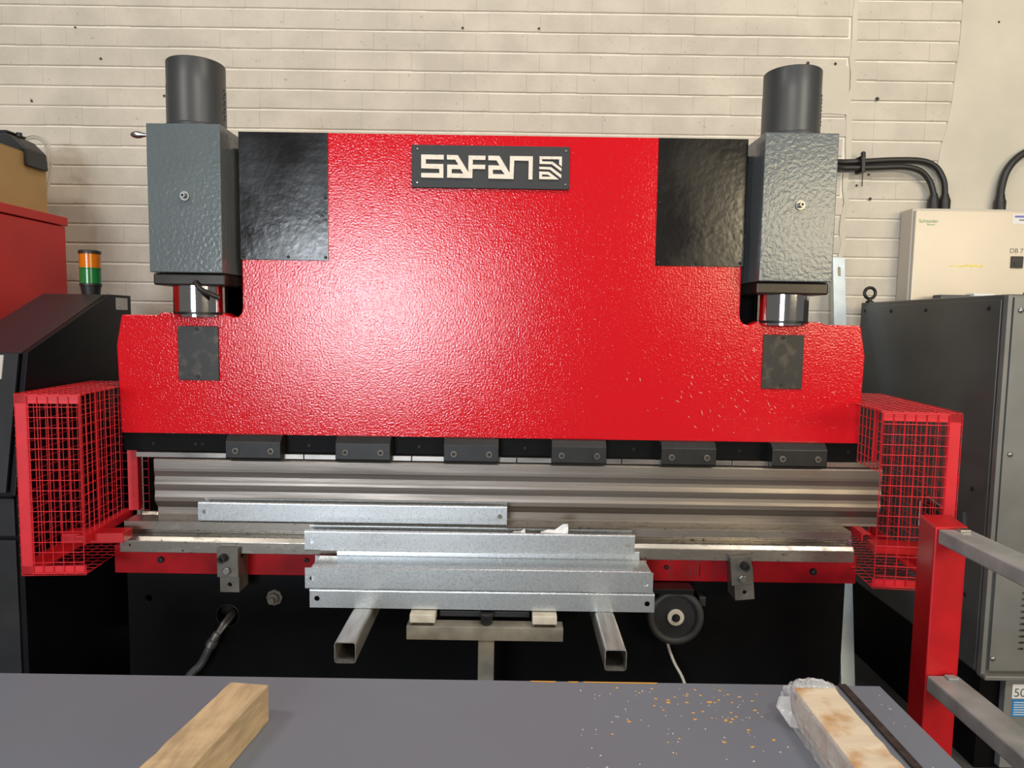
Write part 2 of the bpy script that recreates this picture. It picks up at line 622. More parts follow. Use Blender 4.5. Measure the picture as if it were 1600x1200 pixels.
for s in (0, 1):
    fx = (lambda x: x) if s == 0 else mx
    xa, xb = sorted((fx(-0.970), fx(-0.657)))
    cp = MB().box(xa, xb, -0.004, 0.0, 1.811, 2.253).build('cover_panel', 'black_panel', pb, 0.0012)
    tag(cp, 'glossy black sheet cover panel')
    for (u, w) in ((-0.667, 1.822), (-0.958, 1.824), (-0.80, 1.822), (-0.666, 2.03)):
        MB().lathe((fx(u), -0.004, w), (0, -1, 0), [(0, .006), (.002, .0055), (.004, .003)], 10).build('screw', 'dark_steel', cp)
    # grey housing of the cylinder
    xa, xb = sorted((fx(-1.2435), fx(-0.995)))
    hs = MB().box(xa, xb, -0.10, 0.16, 1.756, 2.252).build('cylinder_housing', 'grey_box', pb, 0.003)
    tag(hs, 'grey painted cylinder housing')
    cx = (xa + xb) / 2 + (0.005 if s == 0 else 0.005)
    mb = MB().lathe((cx - 0.002, -0.1, 2.012), (0, -1, 0), [(0, .016), (.006, .016), (.006, .009), (.022, .0085), (.022, .004), (.012, .004)], 16, True, False)
    mb.build('bleed_nipple', 'screw_steel', hs)
    # cap on top
    xc_ = -1.127 if s == 0 else 0.970
    cap = MB().lathe((xc_, 0.03, 2.252), (0, 0, 1), [(0, .108), (.014, .108), (.018, .100), (.021, .0985), (.152, .0985), (.154, .0975), (.232, .0975), (.235, .095), (.235, .085), (.215, .083)],
                     40, True, False).build('cylinder_cap', 'cap_black', pb)
    tag(cap, 'black round cylinder cap')
    for i in range(9):
        g = math.radians(-28 if s else -2) + (i % 2) * 0.05
        zz = 2.30 + i * 0.0125
        r_ = 0.0985
        pz = Vector((xc_ + r_ * math.cos(g), 0.03 + r_ * math.sin(g), zz))
        MB().lathe(pz, (math.cos(g), math.sin(g), 0), [(-.001, .0042), (.0012, .004)], 8).build('vent_hole', 'pit', cap)
    # flange and piston rod
    xa, xb = sorted((fx(-1.248), fx(-0.998)))
    MB().box(xa, xb, -0.07, 0.13, 1.714, 1.755).build('flange', 'flange_steel', pb, 0.006)
    xr = -1.127 if s == 0 else 0.968
    MB().lathe((xr, 0.03, 1.606), (0, 0, 1), [(0, .084), (.012, .084), (.014, .092), (.11, .092)], 48).build('piston_rod', 'chrome', pb)
    MB().lathe((xr, 0.03, 1.612), (0, 0, 1), [(0.002, .0925), (.009, .093), (.011, .0925)], 40).build('seal_ring', 'dark_steel', pb)
    # dark service plates on the shoulders
    xa, xb = sorted((fx(-1.198), fx(-1.053)))
    pl = MB().box(xa, xb, -0.006, 0.0, 1.379, 1.573).build('cover_plate', 'dark_plate', pb, 0.0015)
    for w in (1.562, 1.392):
        socket_screw(((xa + xb) / 2 - 0.003, -0.006, w), .0065, pl, .003, 'dark_steel')
    # rear columns of the frame
    xa, xb = sorted((fx(-1.238), fx(-0.90)))
    MB().box(xa, xb, 0.19, 0.32, 0.0, 2.205).build('frame_column', 'black_paint', pb, 0.004)
    xa, xb = sorted((fx(-1.238), fx(-1.15)))
    MB().box(xa, xb, 0.32, 0.90, 0.0, 1.9).build('side_frame', 'black_paint', pb, 0.004)
    xa, xb = sorted((fx(-1.00), fx(-0.945)))
    mb = MB().box(xa, xb, 0.07, 0.20, 2.185, 2.212)
    mb.build('guide_bracket', 'black_paint', pb, 0.002)
    xa, xb = sorted((fx(-1.236), fx(-1.215)))
    MB().box(xa, xb, 0.10, 0.19, 1.60, 1.755).build('scale_bar', 'black_paint', pb, 0.002)
MB().box(-1.655, -1.13, 0.60, 0.612, 0.2, 1.14).build('shade_sheet', 'flange_steel', pb, 0.002)  # added dark sheet, stands in for the shade behind the left opening
# hose stub beside the left rod
MB().tube(bez([(-1.10, -0.075, 1.725), (-1.075, -0.09, 1.70), (-1.045, -0.085, 1.685), (-1.02, -0.07, 1.672)]), 0.009).build('drain_hose', 'cable_black', pb)
# lever on the left housing
mb = MB().cyl((-1.243, -0.05, 2.222), (-1.262, -0.05, 2.224), 0.005, 12)
mb.lathe((-1.26, -0.05, 2.224), (-1, 0, 0.02), [(0, .004), (.012, .006), (.03, .0115), (.042, .012), (.054, .009), (.06, .004)], 18)
tag(mb.build('lever', 'bright_steel', pb), 'polished steel lever knob')

# name plate
npl = MB().box(-0.362, 0.190, -0.010, 0.0, 2.069, 2.216).build('name_plate', 'name_plate', pb, 0.002)
tag(npl, 'dark name plate with raised cream SAFAN letters')


def zpt(zx, zy):
    p = aty(600 + zx / 4.4444, 190 + zy / 4.4444, -0.016)
    return (p.x, p.z)


glyphs = [
    ('letter', [[(258, 228), (415, 231), (415, 263), (290, 261), (290, 293), (412, 295), (412, 391), (258, 387), (258, 356), (384, 358), (384, 328), (258, 324)]]),
    ('letter', [[(437, 231), (513, 233), (585, 350), (587, 235), (705, 237), (704, 266), (617, 264), (616, 299), (703, 300), (702, 330), (615, 328), (613, 393), (438, 389), (439, 298), (516, 300), (495, 264), (437, 263)],
                [(470, 329), (530, 330), (551, 361), (470, 359)]]),
    ('letter', [[(724, 236), (802, 238), (872, 356), (875, 239), (1034, 241), (1031, 402), (1003, 401), (1005, 272), (905, 270), (899, 399), (724, 395), (725, 303), (803, 305), (781, 269), (724, 268)],
                [(756, 334), (815, 335), (838, 366), (756, 364)]]),
    ('emblem', [[(1080, 241), (1236, 243), (1235, 312), (1216, 296), (1217, 262), (1098, 260), (1098, 276), (1170, 278), (1233, 325), (1232, 346), (1165, 296), (1080, 293)]]),
    ('emblem', [[(1078, 313), (1160, 316), (1232, 370), (1230, 393), (1152, 333), (1078, 329)]]),
    ('emblem', [[(1078, 346), (1145, 349), (1215, 402), (1078, 399)], [(1097, 366), (1138, 368), (1160, 383), (1097, 382)]]),
]
for nm, loops in glyphs:
    MB().prism([[zpt(*q) for q in l] for l in loops], front(-0.016), (0, 0.007, 0)).build(nm, 'letter_cream', npl)
for q in ((230, 187), (1265, 203), (228, 422), (1260, 437)):
    u, w = zpt(*q)
    MB().lathe((u, -0.010, w), (0, -1, 0), [(0, .0048), (.002, .0042), (.0035, .002)], 12).build('screw', 'bright_steel', npl)

# punch clamps under the ram
rail = MB().box(-1.413, 1.266, 0.012, 0.075, 1.117, 1.186).build('clamp_rail', 'black_paint', pb, 0.002)
for px in (240, 306, 317, 380, 483, 655, 820, 990, 1155, 1325):
    p = aty(px, 693 + (px - 250) * 0.0125, 0.012)
    MB().lathe((p.x, 0.012, p.z), (0, -1, 0), [(-.0, .0055), (.002, .005), (.002, .003), (.0005, .003)], 10, True, False).build('screw', 'dark_steel', rail)
for i, xc_ in enumerate((-0.920, -0.5285, -0.142, 0.2425, 0.6345, 1.030)):
    x0, x1 = xc_ - 0.098, xc_ + 0.098
    prof = [(0.012, 1.186), (-0.028, 1.186), (-0.048, 1.164), (-0.048, 1.108), (-0.043, 1.098), (-0.016, 1.098), (-0.016, 1.1175), (0.012, 1.1175)]
    cl = MB().prism([[(y, z) for y, z in prof]], lambda u, w: (x0, u, w), (x1 - x0, 0, 0)).build('punch_clamp', 'dark_steel', pb, 0.002)
    for dx in (-0.062, 0.064):
        socket_screw((xc_ + dx, -0.048, 1.132), .0115, cl, .005, 'stand_steel')

# bed: red beam, black front plate, stops, bolts
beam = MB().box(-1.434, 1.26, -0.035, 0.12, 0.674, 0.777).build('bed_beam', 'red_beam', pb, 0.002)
for px, py, r in ((252, 874, .0115), (1270, 893, .0125), (1041, 886, .008), (479, 875, .008)):
    p = aty(px, py, -0.035)
    socket_screw((p.x, -0.035, p.z), r, beam, .009, 'dark_steel')
ok = MB()
random.seed(17)
for i in range(16):
    p = aty(random.uniform(1045, 1132), 890, -0.035)
    w = random.uniform(.0006, .0014); z1 = random.uniform(.735, .775); z0 = random.uniform(.676, .70)
    ok.add([(p.x - w, -0.0356, z0), (p.x + w, -0.0356, z0), (p.x + w * .7, -0.0356, z1), (p.x - w * .7, -0.0356, z1)], [(0, 1, 2, 3)])
tag(ok.build('oil_streaks', 'pit', beam), kind='stuff')
plate_holes = [circle(-1.041, 0.505, 0.042, 28), circle(-1.333, 0.566, .012, 10)]
bedp = MB().prism([rect(-1.41, 1.24, 0.0, 0.673)] + plate_holes, front(0.0), (0, 0.05, 0)).build('bed_plate', 'black_paint', pb, 0.002)
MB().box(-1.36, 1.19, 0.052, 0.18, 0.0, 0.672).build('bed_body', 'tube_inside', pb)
MB().tube([(-1.041 + .042 * math.cos(a * math.pi / 12), -.001, .505 + .042 * math.sin(a * math.pi / 12)) for a in range(24)], 0.002, 6, True).build('hole_rim', 'dark_steel', bedp)
mb = MB().lathe((-0.864, 0, 0.58), (0, -1, 0), [(0, .03), (.012, .03), (.012, .02), (.03, .02), (.03, .012), (.05, .012)], 8, False)
mb.build('adjuster_bolt', 'stand_steel', bedp)
for side, xc_, tilt in ((0, -0.989, 0.0), (1, 0.828, -0.10)):
    def tl(u, w, Y):
        c, s_ = math.cos(tilt), math.sin(tilt)
        du, dw = u, w - 0.70
        k = (2.55 + Y) / 2.44
        return ((xc_ + du * c + dw * s_) * k, Y, 1.6 - (0.90 - dw * c + du * s_) * k)
    low = MB().prism([rect(-0.033, 0.036, 0.636, 0.755), circle(0.002, 0.664, .0075, 12)], lambda u, w: tl(u, w, -0.122), (0, 0.086, 0))
    lo = low.build('stop_bracket', 'stand_steel', pb, 0.002)
    tag(lo, 'bare steel stop bracket')
    blk = MB().prism([rect(-0.042, 0.033, 0.690, 0.795)], lambda u, w: tl(u, w, -0.136), (0, 0.0245, 0)).build('block', 'stand_steel', lo, 0.002)
    c = tl(-0.016 if side == 0 else 0.004, 0.763, -0.136)
    socket_screw(c, .0145, lo, .03, 'dark_steel', 'bolt')
    c = tl(-0.006 if side == 0 else -0.004, 0.716, -0.136)
    hex_bolt(c, .0145, lo, .013, 'screw_steel', washer=False)

# ------------------------------------------------------------------ tooling
pu = thing('bending_punch', (0.03, 0, 0.88), 'long brown-grey steel bending punch clamped under the red ram', 'punch')
prof = [(0.030, 1.100), (0.030, 0.95), (0.012, 0.890), (0.004, 0.878), (-0.016, 0.8815), (-0.012, 0.890), (-0.012, 0.915), (-0.026, 0.934),
        (-0.033, 0.942), (-0.034, 0.957), (-0.0315, 0.968), (-0.0305, 0.980), (-0.0325, 0.992), (-0.034, 1.004), (-0.0325, 1.012), (-0.0300, 1.020), (-0.0295, 1.032), (-0.0315, 1.043), (-0.0335, 1.052), (-0.034, 1.062), (-0.034, 1.092), (-0.028, 1.098), (0.0, 1.1)]
MB().prism([prof], lambda u, w: (-1.293, u + 0.02, 1.6 - (1.6 - w) * 1.0078), (2.64, 0, 0)).build('punch_body', 'punch_steel', pu, 0.0015)
x = -1.357
segs = [(-1.357, -0.75), (-0.748, -0.36), (-0.358, 0.02), (0.022, 0.40), (0.402, 0.80), (0.802, 1.335)]
for a, b in segs:
    MB().box(a, b, -0.014, 0.03, 1.0975, 1.1165).build('punch_tang', 'tang_steel', pu, 0.0015)

di = thing('bottom_die', (XC, 0, 0.777), 'long scratched steel bottom die rail on the red bed beam', 'die')
low = [(-0.110, 0.777), (-0.110, 0.818), (-0.098, 0.832), (-0.050, 0.833), (-0.050, 0.838), (0.05, 0.838), (0.08, 0.826), (0.08, 0.777)]
MB().prism([low], lambda u, w: (-1.372, u, w), (2.585, 0, 0)).build('die_holder', 'die_steel', di, 0.0015)
upd = [(-0.048, 0.838), (-0.048, 0.852), (-0.085, 0.853), (-0.085, 0.8815), (-0.002, 0.8825), (0.02, 0.852), (0.042, 0.8825), (0.055, 0.8825), (0.055, 0.846), (0.04, 0.843), (0.04, 0.838)]
MB().prism([upd], lambda u, w: (-1.368, u, w), (2.578, 0, 0)).build('die_block', 'die_steel', di, 0.0012)
MB().cyl((1.210, -0.03, 0.858), (1.228, -0.03, 0.858), .014, 16).build('end_pin', 'bright_steel', di)


# ------------------------------------------------------------------ wire guards
def wires(plane, a0, a1, b0, b1, c, step=0.034, r=0.00145):
    """grid of wires; plane 'xz' (c = y), 'yz' (c = x), 'xy' (c = z)"""
    mb = MB()

    def P(a, b, e):
        return {'xz': (a, c + e, b), 'yz': (c + e, a, b), 'xy': (a, b, c + e)}[plane]
    na = max(1, round((a1 - a0) / step)); nb = max(1, round((b1 - b0) / step))
    for i in range(na + 1):
        a = a0 + (a1 - a0) * i / na
        mb.tube([P(a, b0, 0), P(a, b1, 0)], r, 5)
    for j in range(nb + 1):
        b = b0 + (b1 - b0) * j / nb
        mb.tube([P(a0, b, -2 * r), P(a1, b, -2 * r)], r, 5)
    return mb


def angle(mb, p0, p1, w, t, du, dv):
    """L-section between p0 and p1; legs along du and dv"""
    p0, p1, du, dv = Vector(p0), Vector(p1), Vector(du), Vector(dv)
    s = [(0, 0), (w, 0), (w, t), (t, t), (t, w), (0, w)]
    v = [p + du * a + dv * b for p in (p0, p1) for a, b in s]
    f = [(0, 1, 2, 3, 4, 5), tuple(range(11, 5, -1))] + [(i, (i + 1) % 6, 6 + (i + 1) % 6, 6 + i) for i in range(6)]
    return mb.add(v, f)


def guard(root, W, H, D, sx, inner_z0, inner_d, back=True):
    """local: inner front edge at x = 0, outer at sx * W, y into depth, z up"""
    X = lambda u: sx * u
    o = (-sx, 0, 0)
    inn = (sx, 0, 0)
    parts = []
    def L(name, p0, p1, du, dv, w=0.034):
        m = MB(); angle(m, p0, p1, w, 0.003, du, dv)
        m.build(name, 'red_guard', root, 0.0, True)
    L('upright', (X(W), 0, 0), (X(W), 0, H), o, (0, 1, 0), 0.040)
    L('rail', (X(0.0), 0.0, H), (X(W), 0.0, H), (0, 1, 0), (0, 0, -1), 0.028)
    L('rail', (X(0.0), 0.0, 0), (X(W), 0.0, 0), (0, 1, 0), (0, 0, 1), 0.028)
    L('rail', (X(W), 0.0, H), (X(W), D, H), o, (0, 0, -1), 0.028)
    L('rail', (X(W), 0.0, 0), (X(W), D, 0), o, (0, 0, 1), 0.032)
    L('upright', (X(W), D, 0), (X(W), D, H), o, (0, -1, 0), 0.012)
    a0, a1 = sorted((X(0.004), X(W - 0.036)))
    wires('xz', a0, a1, 0.006, H - 0.004, -0.003).build('wire_mesh', 'red_guard', root, 0, True)
    wires('yz', 0.0, D, 0.0, H, X(W) + (0.004 if sx > 0 else -0.001)).build('wire_mesh', 'red_guard', root, 0, True)
    a0, a1 = sorted((X(0.0), X(W)))
    wires('xy', a0, a1, 0.0, D, H + 0.004).build('wire_mesh', 'red_guard', root, 0, True)
    wires('xy', a0, a1, 0.0, D, -0.001).build('wire_mesh', 'red_guard', root, 0, True)
    wires('yz', 0.0, inner_d, inner_z0, H, X(0.001)).build('wire_mesh', 'red_guard', root, 0, True)


gl = thing('mesh_guard', (-1.413, -0.240, 0.745), 'red wire mesh side guard beside the black console', 'guard', 'side guards of the press brake', math.radians(5.0))
guard(gl, 0.202, 0.599, 0.52, -1, 0.128, 0.27)
m = MB(); angle(m, (0.0, 0.0, 0.128), (0.0, 0.36, 0.128), 0.03, 0.003, (-1, 0, 0), (0, 0, -1)); m.build('rail', 'red_guard', gl, 0, True)
m = MB(); angle(m, (0.034, 0.33, 0.128), (0.034, 0.33, 0.58), 0.036, 0.003, (-1, 0, 0), (0, 1, 0)); m.build('upright', 'red_guard', gl, 0, True)
wires('xz', -0.2, 0.0, 0.05, 0.58, 0.51).build('wire_mesh', 'red_guard', gl, 0, True)
MB().box(-0.10, 0.10, 0.05, 0.12, 0.088, 0.122).build('support_arm', 'red_flat', gl, 0.002, True)
gr = thing('mesh_guard', (1.210, -0.245, 0.742), 'red wire mesh side guard next to the red barrier post', 'guard', 'side guards of the press brake', math.radians(-6.0))
guard(gr, 0.245, 0.587, 0.66, 1, 0.39, 0.19)
m = MB(); angle(m, (0.02, 0.16, 0.135), (0.02, 0.62, 0.135), 0.03, 0.003, (1, 0, 0), (0, 0, -1)); m.build('rail', 'red_guard', gr, 0, True)
MB().box(0.022, 0.20, 0.05, 0.12, 0.098, 0.128).build('support_arm', 'red_flat', gr, 0.002, True)

# ------------------------------------------------------------------ support tubes, stand, wheel
def square_tube(name, p0, length, w, t, label, cat, group, yaw=0.0, m='tube_steel'):
    root = thing(name, p0, label, cat, group, yaw)
    h = w / 2
    v, f = [], []
    for y in (0.0, length):
        for (r_) in (h, h - t):
            c = 0.008 if r_ == h else 0.006
            ring = [(r_ - c, -r_), (r_ - c * .3, -r_ + c * .3), (r_, -r_ + c), (r_, r_ - c), (r_ - c * .3, r_ - c * .3), (r_ - c, r_), (-r_ + c, r_), (-r_ + c * .3, r_ - c * .3), (-r_, r_ - c), (-r_, -r_ + c), (-r_ + c * .3, -r_ + c * .3), (-r_ + c, -r_)]
            v += [(a, y, b) for a, b in ring]
    n = 12
    for i in range(n):
        j = (i + 1) % n
        f += [(i, j, n + j, n + i), (2 * n + j, 2 * n + i, 3 * n + i, 3 * n + j), (i, 2 * n + i, 2 * n + j, j), (n + j, 3 * n + j, 3 * n + i, n + i)]
    MB().add(v, f).build('tube_wall', m, root, 0, True)
    MB().box(-h + t, h - t, length - .01, length - .005, -h + t, h - t).build('tube_end', 'tube_inside', root, 0, True)
    return root


square_tube('support_tube', (-0.484, -0.516, 0.617), 0.514, 0.065, 0.003, 'open square steel support tube under the left end of the channel stack', 'tube', 'support tubes')
square_tube('support_tube', (0.317, -0.538, 0.617), 0.536, 0.065, 0.003, 'open square steel support tube under the right end of the channel stack', 'tube', 'support tubes')

st = thing('support_stand', (-0.072, -0.27, 0.0), 'T-shaped bare steel stand with two cream blocks under the channels', 'stand')
MB().box(-0.099, -0.046, -0.295, -0.245, 0.012, 0.561).build('post', 'stand_bar', st, 0.003)
MB().box(-0.20, 0.06, -0.37, -0.17, 0.0, 0.012).build('base_plate', 'stand_steel', st, 0.002)
m = MB().box(-0.334, 0.180, -0.30, -0.296, 0.561, 0.606).box(-0.334, 0.180, -0.296, -0.245, 0.601, 0.606)
m.build('cross_angle', 'stand_bar', st, 0.001)
for xa, xb in ((-0.324, -0.240), (0.078, 0.159)):
    m = MB().box(xa + .004, xa + .007, -0.297, -0.25, 0.606, 0.617).box(xb - .007, xb - .004, -0.297, -0.25, 0.606, 0.617)
    m.build('clip', 'bright_steel', st)
    MB().box(xa, xb, -0.30, -0.22, 0.617, 0.646).build('block', 'cream_block', st, 0.003)
MB().box(-0.23, 0.07, -0.255, -0.225, 0.622, 0.642).build('bar', 'black_plastic', st, 0.003)
MB().lathe((-0.072, -0.272, 0.606), (0, 0, 1), [(0, .012), (.003, .018), (.02, .019), (.03, .024), (.036, .024)], 20).build('knob', 'black_plastic', st)

m = MB()
m.tube([(0.598 + .088 * math.cos(a * math.pi / 20), -.085, .56 + .088 * math.sin(a * math.pi / 20)) for a in range(40)], 0.014, 12, True)
wh = m.build('wheel', 'rubber', pb)
tag(wh, 'black rubber tyred wheel')
MB().lathe((0.598, -0.065, .56), (0, -1, 0), [(0, .082), (.024, .082), (.026, .078), (.018, .074), (.018, .03)], 36).build('disc', 'black_plastic', wh)
MB().lathe((0.598, -0.085, .56), (0, -1, 0), [(0, .03), (.006, .03), (.008, .028)], 28).build('washer', 'cream_block', wh)
hex_bolt((0.598, -0.093, .56), .011, wh, .012, 'dark_steel')
MB().cyl((0.598, -0.07, .56), (0.598, 0.0, .56), .018, 16).build('axle', 'dark_steel', wh)
m = MB().box(0.50, 0.655, -0.11, 0.0, 0.652, 0.672).box(0.50, 0.655, -0.035, 0.0, 0.53, 0.652)
m.build('bracket', 'black_panel', wh, 0.003)
MB().box(0.69, 0.716, -0.05, 0.0, 0.585, 0.622).build('latch', 'black_plastic', wh, 0.004)

cb = MB().tube(bez([(0.582, -0.02, 0.475), (0.583, -0.05, 0.44), (0.60, -0.08, 0.39), (0.632, -0.10, 0.33), (0.66, -0.11, 0.22), (0.66, -0.10, 0.02)]), 0.0055, 8).build('thin_cable', 'cable_white')
tag(cb, 'thin off-white cable hanging below the rubber wheel', 'cable')

hc = thing('power_cable', (-1.06, 0.0, 0.0), 'grey cable with a metal gland coming out of the hole in the black bed plate', 'cable')
pts = bez([(-1.035, 0.04, 0.508), (-1.050, -0.015, 0.485), (-1.063, -0.04, 0.455)])
MB().tube(pts, 0.009, 10).build('wire', 'screw_steel', hc)
MB().tube(bez([(-1.025, 0.04, 0.50), (-1.036, -0.018, 0.48), (-1.056, -0.04, 0.452)]), 0.006, 8).build('wire', 'screw_steel', hc)
d = Vector((-0.45, -0.12, -0.89)).normalized()
c = Vector((-1.062, -0.042, 0.458))
MB().lathe(c, d, [(0, .013), (.012, .016), (.028, .016), (.03, .013), (.034, .020), (.055, .020), (.057, .016), (.075, .014)], 12, False).build('gland', 'screw_steel', hc)
e = c + d * 0.07
MB().tube(bez([e, e + d * 0.06, (-1.165, -0.085, 0.29), (-1.26, -0.13, 0.10), (-1.30, -0.2, 0.02), (-1.31, -0.36, 0.02)]), 0.0145, 10).build('sheath', 'cable_grey', hc)


# ------------------------------------------------------------------ galvanised channels
def channel(x0, x1, y0, y1, z0, z1, up, label, lip=0.0, holes=True):
    """one bent sheet, U section along x; up=True opens upwards; the front flange carries end holes"""
    t, r = 0.003, 0.0045
    path = [(y0, z1), (y0, z0), (y1, z0), (y1, z1)] if up else [(y0, z0), (y0, z1), (y1, z1), (y1, z0)]
    if lip:
        path = [(y0 + lip, path[0][1])] + path + [(y1 - lip, path[-1][1])]
    P = [Vector((a, b, 0)) for a, b in path]
    cl, flat = [P[0]], None
    for k in range(1, len(P) - 1):
        a = (P[k - 1] - P[k]).normalized(); b = (P[k + 1] - P[k]).normalized()
        if k == (2 if lip else 1):
            flat = len(cl) - 1                       # index of the front flange segment
        for q in range(5):
            u = q / 4
            cl.append((P[k] + a * r) * (1 - u) ** 2 + P[k] * 2 * u * (1 - u) + (P[k] + b * r) * u * u)
    cl.append(P[-1])
    n = len(cl)
    mid = Vector(((y0 + y1) / 2, (z0 + z1) / 2, 0))
    A, B = [], []
    for k in range(n):
        tg = (cl[min(k + 1, n - 1)] - cl[max(k - 1, 0)]).normalized()
        nn = Vector((-tg.y, tg.x, 0))
        if nn.dot(mid - cl[k]) < 0: nn = -nn
        A.append(cl[k]); B.append(cl[k] + nn * t)
    v = [(x, p.x, p.y) for x in (x0, x1) for L_ in (A, B) for p in L_]
    f = []
    for k in range(n - 1):
        if not (holes and k == flat):
            f += [(k, k + 1, 2 * n + k + 1, 2 * n + k), (n + k + 1, n + k, 3 * n + k, 3 * n + k + 1)]
        f += [(k, n + k, n + k + 1, k + 1), (2 * n + k, 2 * n + k + 1, 3 * n + k + 1, 3 * n + k)]
    f += [(0, 2 * n, 3 * n, n), (n - 1, 2 * n - 1, 4 * n - 1, 3 * n - 1)]
    mb = MB().add(v, f, True)
    if holes:
        za, zb = sorted((cl[flat].y, cl[flat + 1].y))
        zc = (z0 + z1) / 2
        loops = [rect(x0, x1, za, zb), circle(x0 + 0.024, zc, .009, 16), circle(x1 - 0.024, zc - .002, .009, 16)]
        tris = tessellate_polygon([[Vector((a, b, 0)) for a, b in l] for l in loops])
        pts = [p for l in loops for p in l]
        m_ = len(pts)
        v = [(a, y0, b) for a, b in pts] + [(a, y0 + t, b) for a, b in pts]
        f = [tuple(q) for q in tris] + [tuple(i + m_ for i in reversed(q)) for q in tris]
        for o_ in (4, 20):
            f += [(o_ + i, o_ + (i + 1) % 16, m_ + o_ + (i + 1) % 16, m_ + o_ + i) for i in range(16)]
        mb.add(v, f)
    o = mb.build('steel_channel', 'galvanised')
    return tag(o, label, 'channel', 'galvanised steel channels')


channel(-0.660, 0.483, -0.265, -0.140, 0.6505, 0.712, False, 'lowest galvanised channel of the stack resting on the square tubes')
channel(-0.675, 0.476, -0.265, -0.140, 0.713, 0.785, True, 'galvanised channel lying open side up on the lowest channel')
channel(-0.655, 0.470, -0.2605, -0.1445, 0.7175, 0.7865, False, 'galvanised channel nested upside down inside the one on the lowest channel', holes=False)
channel(-0.60, 0.452, -0.1385, -0.1135, 0.6505, 0.8145, False, 'galvanised channel behind the stack, mostly hidden below the upper one with white paper', holes=False)
channel(-0.700, 0.427, -0.182, -0.112, 0.8150, 0.8855, True, 'galvanised channel on top of the stack with crumpled white paper in it', 0.012)
channel(-1.105, -0.011, -0.083, -0.018, 0.8835, 0.953, True, 'galvanised channel lying on the die below the punch', 0.010)

random.seed(5)
for (px0, px1, py0, py1, nm) in ((803, 822, 833, 823, 0), (846, 888, 834, 817, 1)):
    a = aty(px0, py0, -0.15); b = aty(px1, py0, -0.15); t_ = aty(px1 - 4, py1, -0.15)
    n = 7
    v, f = [], []
    for i in range(n):
        for j in range(n):
            u, w = i / (n - 1), j / (n - 1)
            hgt = (t_.z - 0.870) * (0.25 + 0.75 * u) * w * (1.0 + 0.12 * math.sin(9 * u))
            v.append((a.x + (b.x - a.x) * u - 0.004 * w + random.uniform(-.002, .002), -0.168 + 0.03 * w * (1 - u) + random.uniform(-.003, .003), 0.868 + hgt + (random.uniform(-.002, .002) if j else 0)))
    for i in range(n - 1):
        for j in range(n - 1):
            f.append((i * n + j, (i + 1) * n + j, (i + 1) * n + j + 1, i * n + j + 1))
    o = MB().add(v, f).build('paper_scrap', 'paper')
    sm_ = o.modifiers.new('thick', 'SOLIDIFY'); sm_.thickness = 0.0008
    tag(o, ('small torn white paper scrap' if nm == 0 else 'larger crumpled white paper scrap') + ' sticking out of the top channel', 'paper', 'paper scraps in the channel')

# ------------------------------------------------------------------ foreground table
ZT = 0.65
tb = thing('trestle_table', (-0.26, -1.25, 0), 'low steel trestle table carrying the dark steel sheet', 'table')
for x in (-1.4, 0.88):
    for y in (-1.62, -0.84):
        MB().box(x - .03, x + .03, y - .03, y + .03, 0, 0.585).build('leg', 'dark_steel', tb, 0.002)
for y in (-1.62, -0.84):
    MB().box(-1.45, 0.93, y - .03, y + .03, 0.585, 0.642).build('beam', 'dark_steel', tb, 0.002)
sh = MB().box(-1.51, 0.993, -1.75, -0.729, 0.642, ZT).build('steel_sheet', 'sheet_steel', None, 0.001)
tag(sh, 'dark blue-grey steel sheet lying flat in the foreground', 'steel sheet')


def timber(label, c0, c1, w, h, m, jag):
    """beam from far-end centre c0 to near-end centre c1 standing on the sheet"""
    c0, c1 = Vector((*c0, 0)), Vector((*c1, 0))
    d = (c1 - c0).normalized(); s = Vector((-d.y, d.x, 0))
    n = 22
    v, f = [], []
    L = (c1 - c0).length
    for i in range(n + 1):
        for a, b in ((-1, 0), (1, 0), (1, 1), (-1, 1)):
            j = random.uniform(-jag, jag)
            p = c0 + d * (L * i / n) + s * (a * (w / 2 + j * .6))
            v.append((p.x, p.y, ZT + 0.0005 + (b * (h + j * .6))))
    for i in range(n):
        for k in range(4):
            q = (k + 1) % 4
            f.append((i * 4 + k, i * 4 + q, i * 4 + 4 + q, i * 4 + 4 + k))
    f += [(0, 1, 2, 3), (n * 4 + 3, n * 4 + 2, n * 4 + 1, n * 4)]
    o = MB().add(v, f).build('timber_block', m, None, 0.0025)
    return tag(o, label, 'timber', 'timber dunnage on the sheet')


timber('plain tan sawn timber block lying obliquely on the sheet', (-0.612, -0.932), (-0.702, -1.62), 0.097, 0.090, 'timber', 0.002)
timber('pale timber block with orange stains and clear film round its far end', (0.744, -0.893), (0.740, -1.62), 0.100, 0.080, 'timber_pale', 0.002)

# plastic film round the far end of the right timber
random.seed(9)
fv, ff = [], []
NU, NV = 34, 30
ring = [(0.678, 0.002), (0.682, 0.04), (0.690, 0.080), (0.715, 0.092), (0.740, 0.099), (0.770, 0.093), (0.800, 0.083), (0.800, 0.04), (0.802, 0.002)]


def ringp(t):
    q = t * (len(ring) - 1); k = min(int(q), len(ring) - 2); w = q - k
    return ring[k][0] * (1 - w) + ring[k + 1][0] * w, ring[k][1] * (1 - w) + ring[k + 1][1] * w


